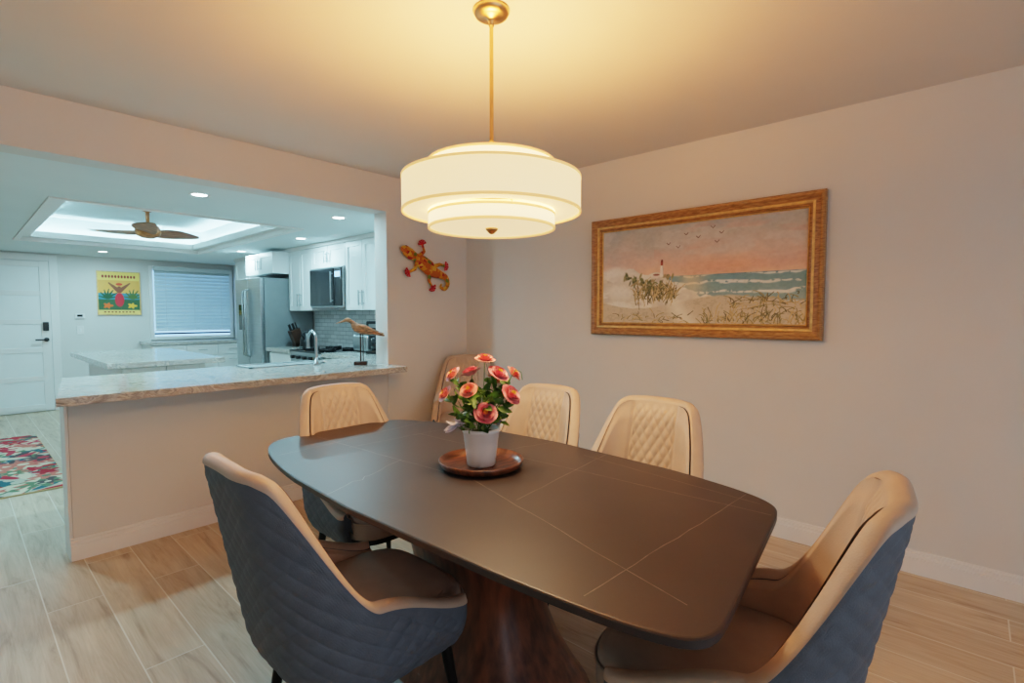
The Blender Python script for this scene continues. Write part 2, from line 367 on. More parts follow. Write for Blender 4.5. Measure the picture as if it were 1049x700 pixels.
for i in range(3):
    door_y(b, 8.80, 1.95+.43*i, 2.38+.43*i, .1, .68, handle=(2.165+.43*i, .62)); door_y(b, 8.80, 1.95+.43*i, 2.38+.43*i, .70, .86, fw=.03, handle=(2.165+.43*i, .78))
b.box(1.92, XR-.002, 8.76, YB-.002, .872, .915, 'granite'); b.build('window_cabinet')
b = MB(); b.box(.98, 1.62, 5.42, 7.0, .09, .87, 'cab'); b.box(1.02, 1.58, 5.46, 6.96, 0, .09, 'cab')
door_y(b, 5.42, .98, 1.30, .1, .86); door_y(b, 5.42, 1.30, 1.62, .1, .86)
b.prism([(.85, 5.25), (1.74, 5.25), (1.74, 7.15), (.85, 7.15)], .872, .92, 'granite'); b.build('kitchen_island', bevel=.004)
b = MB(); x0, x1, y0, y1 = 1.5, 2.1, 4.02, 4.30
for q in ((x0, x1, y0, y0+.025), (x0, x1, y1-.025, y1), (x0, x0+.025, y0, y1), (x1-.025, x1, y0, y1)): b.box(*q, .9155, .925, 'steel', .002)
b.box(x0+.025, x1-.025, y0+.025, y1-.025, .9155, .918, 'steel_side'); b.cyl((1.8, 4.16, .918), (1.8, 4.16, .921), .035, None, 'steel', 20); b.build('kitchen_sink')
b = MB(); fx_, fy = 1.98, 3.93
b.lathe([(.0, 0), (.03, 0), (.03, .012), (.02, .02), (.016, .06), (0.0, .06)], 'steel', (0, 0, 0), 20)
pts = [(0, 0, .02), (0, 0, .20)]+[(0, .07-.07*math.cos(t), .20+.07*math.sin(t)) for t in np.linspace(0.2, math.pi, 10)]+[(0, .14, .13)]
b.tube(pts, [.012]*(len(pts)-1)+[.014], 'steel', 12); b.tube([(.015, 0, .06), (.05, 0, .075), (.075, 0, .10)], [.008, .006, .005], 'steel', 8)
b.build('kitchen_faucet', (fx_, fy, .915))

# countertop appliances
b = MB(); b.box(-.09, .09, -.13, .13, 0, .03, 'black', .006); b.box(-.09, .09, .03, .13, .03, .32, 'black', .01); b.box(-.09, .09, -.12, .13, .25, .34, 'black', .012)
b.lathe([(.0, .035), (.055, .035), (.065, .09), (.055, .16), (.03, .17), (0, .17)], 'glassblack', (0, -.055, 0), 24); b.box(-.05, .05, -.125, -.118, .27, .31, 'steel')
b.build('coffee_maker', (3.02, 4.60, .916), math.radians(-70))
b = MB(); b.box(-.15, .15, -.09, .09, .01, .19, 'steel', .03, seg=4)
for y in (-.035, .035): b.box(-.11, .11, y-.012, y+.012, .186, .193, 'black')
b.box(-.165, -.15, -.015, .015, .10, .12, 'black'); b.box(-.13, .13, -.08, .08, 0, .012, 'black'); b.build('toaster', (3.05, 4.91, .916), math.radians(90))
b = MB(); b.lathe([(0, 0), (.08, 0), (.085, .02), (.078, .10), (.055, .17), (.04, .185), (.012, .195), (.012, .215), (0, .22)], 'black', n=28)
b.tube([(.06, 0, .16), (.12, 0, .15), (.13, 0, .09), (.08, 0, .04)], .01, 'black', 8); b.tube([(-.06, 0, .10), (-.10, 0, .15), (-.13, 0, .17)], [.016, .012, .008], 'black', 8)
b.build('electric_kettle', (2.93, 6.05, .916), .6)
b = MB(); Tm = Matrix.Rotation(-.35, 4, 'Y'); b.box(-.06, .06, -.05, .05, .03, .23, 'darkwood', .004, Tm)
for i in range(5): b.box(-.05+.022*i, -.036+.022*i, -.012+.02*(i % 2), .002+.02*(i % 2), .23, .31, 'black', .003, Tm)
b.box(-.08, .08, -.05, .05, 0, .05, 'darkwood', .004); b.build('knife_block', (2.98, 6.34, .916))
b = MB()
b.lathe([(0, 0), (.055, 0), (.06, .02), (.06, .26), (.05, .28), (.03, .30), (0, .30)], 'black', n=24)
b.box(-.05, .05, -.12, -.05, 0, .05, 'black', .01); b.box(-.045, .045, -.13, -.04, .22, .30, 'black', .012); b.build('espresso_machine', (2.98, 4.26, .916), -1.2)

# ------------------------------------------------------------------ back wall: door, poster, window
b = MB(); dx0, dx1, dh = .02, .93, 2.04
b.box(dx0, dx1, -.035, -.001, .01, dh, 'trim')
for i in range(5):
    z0 = .10+i*.385
    b.box(dx0+.10, dx1-.10, -.037, -.035, z0, z0+.335, 'cab')
for i in range(6): b.box(dx0+.10, dx1-.10, -.045, -.035, .035+i*.385, .10+i*.385, 'trim', .002)
b.box(dx0, dx0+.10, -.045, -.035, .01, dh, 'trim', .002); b.box(dx1-.10, dx1, -.045, -.035, .01, dh, 'trim', .002)
for q in ((dx0-.09, dx0-.004, 0, dh+.09), (dx1+.004, dx1+.09, 0, dh+.09), (dx0-.004, dx1+.004, dh+.004, dh+.09)): b.box(q[0], q[1], -.03, -.001, q[2], q[3], 'trim', .003)
b.box(dx1-.085, dx1-.025, -.07, -.045, 1.10, 1.22, 'black', .006); b.cyl((dx1-.055, -.075, .98), (dx1-.055, -.045, .98), .028, None, 'black', 20); b.box(dx1-.17, dx1-.045, -.09, -.075, .97, .99, 'black', .004)
b.build('door_1', (0, YB, 0))

b = MB(); wx0, wx1, wz0, wz1 = 2.12, 3.20, .98, 2.02
for q in ((wx0-.05, wx0, wz0-.05, wz1+.05), (wx1, wx1+.05, wz0-.05, wz1+.05), (wx0, wx1, wz1, wz1+.05), (wx0, wx1, wz0-.05, wz0)): b.box(q[0], q[1], -.03, -.001, q[2], q[3], 'trim', .003)
b.box(wx0, wx1, -.006, -.002, wz0, wz1, 'day'); b.box(wx0, wx1, -.02, -.006, wz0+.03, wz0+.055, 'black'); b.build('window_1', (0, YB, 0))
b = MB(); nsl = 17
for i in range(nsl):
    z = wz0+.13+i*(wz1-wz0-.17)/(nsl-1); Tm = Matrix.Translation((0, -.065, z)) @ Matrix.Rotation(math.radians(52), 4, 'X')
    b.box(wx0+.005, wx1-.005, -.034, .034, -.0015, .0015, 'blind', 0, Tm)
b.box(wx0, wx1, -.10, -.03, wz1-.02, wz1+.04, 'blind', .003); b.box(wx0+.005, wx1-.005, -.085, -.035, wz0+.085, wz0+.10, 'blind', .003)
for x in (wx0+.15, (wx0+wx1)/2, wx1-.15): b.cyl((x, -.095, wz0+.09), (x, -.095, wz1), .002, None, 'trim', 6)
b.build('window_blind', (0, YB, 0))
b = MB(); b.box(-.04, .04, -.008, -.001, -.06, .06, 'trim', .002); b.box(-.012, .012, -.012, -.008, -.025, .025, 'cab', .002); b.build('light_switch', (1.24, YB, 1.10))
b = MB(); b.box(-.055, .055, -.02, -.001, -.035, .035, 'trim', .004); b.box(-.03, .03, -.022, -.02, -.01, .02, 'glassblack'); b.build('thermostat', (1.24, YB, 1.30))

# ------------------------------------------------------------------ raster painting helpers
def vnoise(ny, nx, cy, cx, seed):
    r = np.random.default_rng(seed); g = r.random((cy+2, cx+2))
    y = np.linspace(0, cy, ny); x = np.linspace(0, cx, nx); yi = y.astype(int); xi = x.astype(int)
    fy = (y-yi)[:, None]; fx = (x-xi)[None, :]; fy = fy*fy*(3-2*fy); fx = fx*fx*(3-2*fx)
    A = g[yi][:, xi]; B = g[yi][:, xi+1]; Cc = g[yi+1][:, xi]; Dd = g[yi+1][:, xi+1]
    return A*(1-fy)*(1-fx)+B*(1-fy)*fx+Cc*fy*(1-fx)+Dd*fy*fx
def fbm(ny, nx, cy, cx, seed, o=4):
    s = 0; a = 1; t = 0
    for k in range(o): s = s+a*vnoise(ny, nx, cy*2**k, cx*2**k, seed+k); t += a; a *= .55
    return s/t
def blend(img, mask, c): img[:] = img*(1-mask[..., None])+np.array(c)*mask[..., None]
def sst(a, b_, x): t = np.clip((x-a)/(b_-a), 0, 1); return t*t*(3-2*t)
def raster_mesh(name, img, W, Hh, m, parent=None, y=0, horiz=False, loc=(0, 0, 0)):
    ny, nx, _ = img.shape
    xs = np.linspace(-W/2, W/2, nx); zs = np.linspace(-Hh/2, Hh/2, ny)
    X, Z = np.meshgrid(xs, zs)
    V = np.stack([X, Z, np.full_like(X, y)] if horiz else [X, np.full_like(X, y), Z], -1).reshape(-1, 3)
    idx = np.arange(ny*nx).reshape(ny, nx)
    F = np.stack([idx[:-1, :-1], idx[:-1, 1:], idx[1:, 1:], idx[1:, :-1]], -1).reshape(-1, 4)
    me = bpy.data.meshes.new(name); me.from_pydata(V.tolist(), [], F.tolist())
    a = me.color_attributes.new('Col', 'FLOAT_COLOR', 'POINT')
    c = np.clip(img, 0, 1).reshape(-1, 3); lin = np.where(c <= .04045, c/12.92, ((c+.055)/1.055)**2.4)
    a.data.foreach_set('color', np.concatenate([lin, np.ones((len(lin), 1))], 1).astype(np.float32).ravel())
    me.materials.append(M[m]); me.update()
    o = bpy.data.objects.new(name, me); COL.objects.link(o); o.location = loc
    if parent: o.parent = parent
    return o
def stroke(img, p0, p1, w, c, bend=0, a=1.0):
    ny, nx, _ = img.shape; asp = nx/ny; n = int(max(abs(p1[0]-p0[0])*nx, abs(p1[1]-p0[1])*ny)*1.6)+3
    for t in np.linspace(0, 1, n):
        x = (p0[0]+(p1[0]-p0[0])*t+bend*t*t)*nx; y = (p0[1]+(p1[1]-p0[1])*t-abs(bend)*.4*asp*t*t)*ny; r = max(.5, w*ny*(1-.75*t))
        i0, i1, j0, j1 = int(max(0, y-r)), int(min(ny-1, y+r))+1, int(max(0, x-r)), int(min(nx-1, x+r))+1
        if i1 > i0 and j1 > j0: img[i0:i1, j0:j1] = img[i0:i1, j0:j1]*(1-a)+np.array(c)*a
def blob(img, cx, cy, rx, ry, c, ang=0, soft=.15, lobes=0, amp=.3):
    ny, nx, _ = img.shape; Y, X = np.mgrid[0:ny, 0:nx]; dx = (X/nx-cx); dy = (Y/ny-cy)
    asp = ny/nx; dy = dy*asp; u = dx*math.cos(ang)+dy*math.sin(ang); v = -dx*math.sin(ang)+dy*math.cos(ang)
    r = np.sqrt((u/rx)**2+(v/ry)**2)
    if lobes: r = r/(1+amp*np.cos(lobes*np.arctan2(v, u)))
    blend(img, 1-sst(1-soft, 1+soft, r), c)

def sweep_frame(b, W, Hh, prof, m):
    def loop(i, d): return [(-W/2+i, -d, -Hh/2+i), (W/2-i, -d, -Hh/2+i), (W/2-i, -d, Hh/2-i), (-W/2+i, -d, Hh/2-i)]
    vs = []; fs = []
    for i, d in prof: vs += loop(i, d)
    for k in range(len(prof)-1):
        for j in range(4): fs.append((k*4+j, k*4+(j+1) % 4, (k+1)*4+(j+1) % 4, (k+1)*4+j))
    b.add(vs, fs, m)

# seascape painting ------------------------------------------------
PW, PH = 1.515, .834
g = bpy.data.objects.new('framed_seascape_painting', None); COL.objects.link(g); g.location = (XR-.002, 1.378, 1.594); g.rotation_euler = (0, 0, -math.pi/2)
b = MB(); sweep_frame(b, PW, PH, [(0, 0), (0, .035), (.008, .045), (.02, .045), (.028, .036), (.045, .030), (.05, .032)], 'framewood')
sweep_frame(b, PW, PH, [(.05, .032), (.054, .036), (.062, .034), (.066, .026)], 'framegold')
sweep_frame(b, PW, PH, [(.066, .026), (.076, .022), (.080, .026), (.082, .016)], 'framewood')
sweep_frame(b, PW, PH, [(.082, .016), (.086, .018), (.090, .010)], 'framegold')
b.build('frame', parent=g)
nx, ny = 600, 295; img = np.zeros((ny, nx, 3)); V, U = np.mgrid[0:ny, 0:nx]; V = V/ny; U = U/nx
n1 = fbm(ny, nx, 5, 7, 11); n2 = fbm(ny, nx, 10, 8, 21); n3 = fbm(ny, nx, 40, 60, 31, 3)
hz = .48
t = np.clip((V-hz)/(1-hz)+(n1-.5)*.45, 0, 1)
stops = [(0, (.93, .77, .66)), (.25, (.88, .74, .68)), (.5, (.79, .72, .69)), (.75, (.72, .71, .69)), (1, (.66, .68, .69))]
for ch in range(3): img[..., ch] = np.interp(t, [s[0] for s in stops], [s[1][ch] for s in stops])
blend(img, sst(.52, .66, n2)*.5*sst(.5, .8, V), (.82, .79, .77)); blend(img, sst(.55, .7, fbm(ny, nx, 12, 5, 55))*.3*(U > .3), (.82, .62, .58))
blend(img, .5*np.exp(-((U-.66)/.22)**2-((V-.56)/.07)**2), (.87, .58, .50))
sea = (V < hz) & (U > .28)
tt = np.clip(V/hz, 0, 1); wv = np.sin((V*75+fbm(ny, nx, 6, 6, 77)*9)*1.0)
seac = np.stack([.64-.20*tt+0*U, .72-.11*tt+0*U, .68-.03*tt+0*U], -1); img[sea] = seac[sea]
blend(img, (sea*sst(.35, .98, wv)*.85*sst(.40, .58, n3+.08)), (.94, .93, .89)); blend(img, sea*sst(.965, 1., V/hz)*.5, (.38, .50, .53))
blend(img, sea*np.exp(-((U-.50)/.06)**2)*.6*sst(.15, .4, V), (.97, .84, .66))
dune = .56-.36*sst(.16, .74, U)+(fbm(ny, nx, 2, 12, 91)-.5)*.14
dm = sst(.0, .012, dune-V); blend(img, dm, (.88, .84, .77)); blend(img, dm*sst(.50, .64, n1)*.45, (.70, .67, .65)); blend(img, dm*sst(.5, .6, n2)*.6, (.97, .95, .91))
beach = .20-.06*np.sin(U*7)+.05*n1; bmk = sst(0, .02, beach-V); blend(img, bmk, (.82, .76, .67)); blend(img, bmk*sst(.5, .62, n3)*.4, (.62, .58, .48))
blend(img, np.exp(-((U-.36-.35*(.35-V))/.06)**2)*(V < .38)*.85, (.94, .91, .84))
blob(img, .08, .54, .080, .030, (.94, .91, .87), 0, .5); blob(img, .14, .48, .07, .022, (.90, .86, .81), .1, .5); blob(img, .10, .34, .08, .035, (.93, .90, .85), -.1, .6)
r = np.random.default_rng(5)
for (cx, cy, sx, sy, n) in ((.17, .49, .04, .02, 12), (.23, .43, .05, .03, 30), (.30, .37, .06, .035, 34), (.36, .47, .03, .012, 8)):
    for _ in range(n):
        x = cx+r.normal()*sx*.7; y = cy+r.normal()*sy*.8; c = [(.42, .46, .30), (.54, .53, .36), (.32, .35, .24), (.64, .57, .42)][r.integers(4)]
        blob(img, x, y, .006+r.random()*.010, .003+r.random()*.005, c, r.random()*3, .6)
for (x0, x1, y, hh, n) in ((.20, .42, .26, .17, 150), (.56, 1.0, .03, .12, 120), (.10, .5, .03, .06, 50), (.68, .98, .19, .07, 80)):
    for _ in range(n):
        x = r.uniform(x0, x1); yy = y+r.normal()*.035; c = [(.47, .46, .32), (.56, .52, .34), (.74, .64, .46), (.36, .36, .25), (.80, .70, .52)][r.integers(5)]
        h = hh*r.uniform(.35, 1); stroke(img, (x, yy), (x+r.normal()*.016, yy+h), .003, c, r.normal()*.022, .6)
lx = .345
for k in range(60):
    v = .48+k/60*.15; w = .009-.004*k/60; c = (.96, .92, .88) if k % 60 < 46 else (.62, .30, .25)
    j0, j1 = int((lx-w)*nx), int((lx+w)*nx)+1; i = int(v*ny); img[i:i+2, j0:j1] = c; img[i:i+2, j1-2:j1] = np.array(c)*.78
blob(img, lx, .64, .006, .006, (.45, .22, .2)); blob(img, lx-.03, .48, .020, .007, (.90, .85, .8)); blob(img, lx-.03, .50, .018, .005, (.55, .36, .32))
for (x, y) in ((.38, .80), (.43, .76), (.47, .88), (.53, .84), (.60, .92), (.64, .86), (.62, .78)):
    stroke(img, (x, y), (x-.010, y+.018), .002, (.45, .38, .38), 0, .8); stroke(img, (x, y), (x+.010, y+.02), .002, (.45, .38, .38), 0, .8)
img += (n3-.5)[..., None]*.08
raster_mesh('canvas', img, PW-.176, PH-.176, 'vcol', g, y=-.010)

# poster -----------------------------------------------------------
g = bpy.data.objects.new('framed_poster', None); COL.objects.link(g); g.location = (1.70, YB-.002, 1.635)
b = MB(); sweep_frame(b, .52, .64, [(0, 0), (0, .02), (.012, .02), (.014, .01)], 'framegold'); b.build('frame', parent=g)
nx, ny = 150, 190; img = np.zeros((ny, nx, 3)); img[:] = (.90, .66, .30); V, U = np.mgrid[0:ny, 0:nx]; V = V/ny; U = U/nx
img[(V > .34) & (V < .50)] = (.25, .52, .60)
img[V > .80] = (.95, .82, .40); img[V < .10] = (.94, .82, .45); img[(V < .35) & (V >= .10)] = (.22, .36, .22)
for k in range(11): blob(img, .12+.075*k, .89*1.0, .028, .045, (.60, .16, .12), 0, .1)
for k in range(9): blob(img, .15+.085*k, .05, .028, .022, (.50, .16, .12), 0, .1)
for ang in np.linspace(.2, 2.9, 7):
    for sx, c in ((.22, (.14, .32, .18)), (.82, (.30, .40, .16))):
        stroke(img, (sx, .38), (sx+.24*math.cos(ang), .38+.22*math.sin(ang)), .020, c, .03)
blob(img, .5, .34, .11, .21, (.80, .15, .20), 0, .1); blob(img, .5, .62, .045, .055, (.48, .26, .16)); stroke(img, (.5, .55), (.26, .74), .035, (.52, .28, .17)); stroke(img, (.5, .55), (.76, .74), .035, (.52, .28, .17))
blob(img, .5, .71, .08, .04, (.85, .25, .15)); blob(img, .22, .20, .10, .07, (.90, .40, .15), 0, .1, 5); blob(img, .80, .20, .10, .07, (.93, .72, .2), 0, .1, 5)
raster_mesh('print', img, .495, .615, 'vcolp', g, y=-.012)

# rug ---------------------------------------------------------------
nx, ny = 200, 560; img = np.zeros((ny, nx, 3)); img[:] = (.72, .70, .62)
r = np.random.default_rng(8); pal = [(.64, .10, .16), (.14, .36, .40), (.72, .22, .28), (.30, .26, .26), (.84, .79, .68), (.36, .46, .34), (.82, .77, .66), (.76, .42, .36), (.66, .12, .20)]
for k in range(330):
    x, y = r.random(2); c = pal[r.integers(9)]; s = r.uniform(.06, .14)
    if r.random() < .5: blob(img, x, y, s, s*.95, c, r.random()*6, .08, 5+r.integers(3), .35); blob(img, x, y, s*.35, s*.35, pal[(r.integers(9))], 0, .1)
    else: blob(img, x, y, s*1.3, s*.35, c, r.random()*6, .08)
g = bpy.data.objects.new('floral_runner_rug', None); COL.objects.link(g); g.location = (.14, 6.35, 0)
raster_mesh('pile', img, .88, 2.45, 'vcolr', g, y=.012, horiz=True)
b = MB(); b.box(-.445, .445, -1.23, 1.23, .001, .0115, 'liner', .002); b.build('backing', parent=g)

# ------------------------------------------------------------------ recessed lights
def lamp(kind, name, loc, energy, color, parent=None, **kw):
    l = bpy.data.lights.new(name, kind); l.energy = energy; l.color = color
    for k, v in kw.items(): setattr(l, k, v)
    o = bpy.data.objects.new(name, l); COL.objects.link(o); o.location = loc
    if parent: o.parent = parent
    return o
for (x, y) in ((1.20, 4.02), (2.28, 4.08), (.1, 4.6), (2.62, 5.5), (2.62, 7.2), (.05, 7.0), (1.4, 8.6), (-1.4, 5.2)):  # besides the visible fixtures, includes extra ones added out of view
    b = MB(); b.lathe([(.045, -.001), (.062, -.006), (.068, -.001)], 'trim', n=28); b.lathe([(0.0001, -.002), (.046, -.002)], 'lens', n=28, smooth=False)
    o = b.build('recessed_ceiling_light', (x, y, HK))
    lamp('AREA', 'downlight', (0, 0, -.012), 12, COOL, o, shape='DISK', size=.09)

# ------------------------------------------------------------------ ceiling fan
b = MB()
b.lathe([(0, 0), (.065, 0), (.065, -.03), (.05, -.06), (.018, -.075), (.016, -.18), (.06, -.19), (.10, -.22), (.115, -.27), (.10, -.31), (.05, -.335), (0, -.34)], 'fanwood', n=32)
for k in range(3):
    a = math.radians(14+120*k); P = []
    for i in range(15):
        t = i/14; rr = .05+.50*t; w = .05+.055*math.sin(math.pi*min(1, t*1.15)**.8)*(1-.15*t); w *= (1 if t < .9 else 1-(t-.9)*6)
        sw = .10*t*t; row = []
        for j in range(7):
            q = (j/6-.5)*2; x = rr; y = q*w+sw-.03; z = -.275-.35*q*w*(1-.5*t)+.02*t
            row.append((x*math.cos(a)-y*math.sin(a), x*math.sin(a)+y*math.cos(a), z))
        P.append(row)
    b.grid(P, 'fanwood'); b.grid([[(p[0], p[1], p[2]-.012) for p in row] for row in P], 'fanwood')
b.build('ceiling_fan', (1.40, 6.3, zt-.02), recalc=False)

# ------------------------------------------------------------------ pendant
g = bpy.data.objects.new('drum_pendant_light', None); COL.objects.link(g); g.location = (1.378, 1.352, H)
b = MB(); b.lathe([(0, 0), (.066, 0), (.068, -.008), (.060, -.022), (.045, -.030), (.016, -.034), (.010, -.045), (.010, -.06), (0, -.06)], 'brass', n=40)
b.cyl((0, 0, -.04), (0, 0, -.60), .0075, None, 'brass', 12); b.lathe([(.0065, -.47), (.011, -.475), (.012, -.53), (.018, -.54), (.018, -.56), (.0065, -.565)], 'brass', n=20)
b.build('canopy_and_rod', parent=g)
def drum(r, z0, z1, m):
    b = MB(); b.lathe([(r, z0), (r, z1), (r-.004, z1), (r-.004, z0), (r, z0)], m, n=96)
    b.lathe([(r+.0015, z0-.001), (r+.0015, z0+.008), (r-.005, z0+.008), (r-.005, z0-.001), (r+.0015, z0-.001)], 'hem', n=96)
    b.lathe([(r+.0015, z1-.008), (r+.0015, z1+.001), (r-.005, z1+.001), (r-.005, z1-.008), (r+.0015, z1-.008)], 'hem', n=96)
    return b
drum(.33, 1.700-H, 1.828-H, 'shade').build('outer_drum', parent=g)
drum(.235, 1.832-H, 1.885-H, 'shade_top').build('upper_drum', parent=g)
drum(.235, 1.643-H, 1.698-H, 'shade_low').build('lower_drum', parent=g)
b = MB(); b.lathe([(.0001, 1.650-H), (.231, 1.650-H)], 'diff', n=96, smooth=False); b.lathe([(.236, 1.707-H), (.326, 1.707-H)], 'diff', n=96, smooth=False)
b.lathe([(0, 1.625-H), (.008, 1.627-H), (.014, 1.633-H), (.022, 1.640-H), (.024, 1.647-H), (0, 1.650-H)], 'brass', n=24); b.build('diffuser', parent=g)
b = MB()
for k in range(3):
    a = k*2*math.pi/3; b.cyl((0, 0, 1.875-H), (.232*math.cos(a), .232*math.sin(a), 1.875-H), .003, None, 'brass', 6); b.cyl((.0, .0, 1.82-H), (.327*math.cos(a+.5), .327*math.sin(a+.5), 1.82-H), .003, None, 'brass', 6)
    bx, by = .10*math.cos(a), .10*math.sin(a); b.lathe([(0, 1.83-H), (.018, 1.83-H), (.018, 1.80-H), (0, 1.80-H)], 'trim', (bx, by, 0), 14); b.cyl((0, 0, 1.84-H), (bx, by, 1.82-H), .004, None, 'brass', 6)
b.build('sockets', parent=g)
lamp('POINT', 'bulb', (0, 0, 1.79-H), 50, (1.0, .43, .13), g, shadow_soft_size=.10)
lamp('AREA', 'bulb_down', (0, 0, 1.620-H), 9, (1.0, .64, .36), g, shape='DISK', size=.40)

# ------------------------------------------------------------------ dining table
TC = (1.297, 1.36)
b = MB()
def outline(n=260, off=0):
    out = []
    for i in range(n):
        t = 2*math.pi*i/n; c, s = math.cos(t), math.sin(t); p = 13.0 if s < 0 else 8.0
        x = abs(c)**(2/p)*math.copysign(1, c); y = abs(s)**(2/p)*math.copysign(1, s)
        w = .525-(.10 if s < 0 else .15)*abs(y)**2.0-off
        yy = (1.0-off)*y+(.052*x*y*y if s < 0 else 0)
        out.append((x*w-(.040 if s < 0 else .010)*y*y, yy))
    return out
rings = [(.010, .725), (0, .732), (0, .748), (.003, .7505), (.006, .7512)]
vs = []; fs = []; n = 260
for off, z in rings: vs += [(x, y, z) for x, y in outline(off=off)]
for k in range(len(rings)-1):
    for i in range(n): fs.append((k*n+i, k*n+(i+1) % n, (k+1)*n+(i+1) % n, (k+1)*n+i))
b.add(vs, fs, 'stone'); b.add([(x, y, .7512) for x, y in outline(off=.006)], [tuple(range(n))], 'stone'); b.add([(x, y, .725) for x, y in outline(off=.010)], [tuple(range(n))], 'stone')
def vein(pts, w=.0011):
    for i in range(len(pts)-1):
        a, c = Vector(pts[i]), Vector(pts[i+1]); d = (c-a); nn = Vector((-d.y, d.x)).normalized()*w
        b.add([(a.x-nn.x, a.y-nn.y, .75145), (c.x-nn.x, c.y-nn.y, .75145), (c.x+nn.x, c.y+nn.y, .75145), (a.x+nn.x, a.y+nn.y, .75145)], [(0, 1, 2, 3)], 'vein')
def wig(x0, y0, x1, y1, a=.006, n=14):
    r = np.random.default_rng(int(abs(x0*91+y0*37+y1*13)*10)); return [(x0+(x1-x0)*t+a*r.normal()*.4*math.sin(math.pi*t), y0+(y1-y0)*t+a*r.normal()*.4*math.sin(math.pi*t)) for t in np.linspace(0, 1, n)]
vein(wig(-.45, -.79, .39, -.84)); vein(wig(-.34, -.96, -.10, -.10)); vein(wig(.26, -.95, .20, .62)); vein(wig(-.10, -.10, -.16, .90, .010))
vein(wig(-.14, -.33, .50, -.26)); vein(wig(-.51, .15, -.12, .30, .012)); vein(wig(-.16, .62, .42, .58)); vein(wig(.22, .1, .51, .02)); vein(wig(-.42, .72, .39, .80, .008)); vein(wig(.33, -.90, .42, -.2))
prof = []
for i in range(25):
    t = i/24; z = .02+.70*t; r = .60+.40*(abs(2*t-1.0)**1.7)
    prof.append((r, z))
vs = []; fs = []; n = 64
for r, z in prof:
    for k in range(n):
        a = 2*math.pi*k/n; c, s = math.cos(a), math.sin(a); p = 3.2
        vs.append((.27*r*abs(c)**(2/p)*math.copysign(1, c), .43*r*abs(s)**(2/p)*math.copysign(1, s), z))
for i in range(len(prof)-1):
    for k in range(n): fs.append((i*n+k, i*n+(k+1) % n, (i+1)*n+(k+1) % n, (i+1)*n+k))
b.add(vs, fs, 'walnut', True)
b.lathe([(0, 0), (.31, 0), (.315, .01), (.31, .022), (0, .022)], 'walnut', sx=1, sy=1.55, n=72); b.lathe([(0, .705), (.30, .705), (.30, .725), (0, .725)], 'darkwood', sx=1, sy=1.5, n=64)
b.build('dining_table', (*TC, 0), 0, recalc=True)

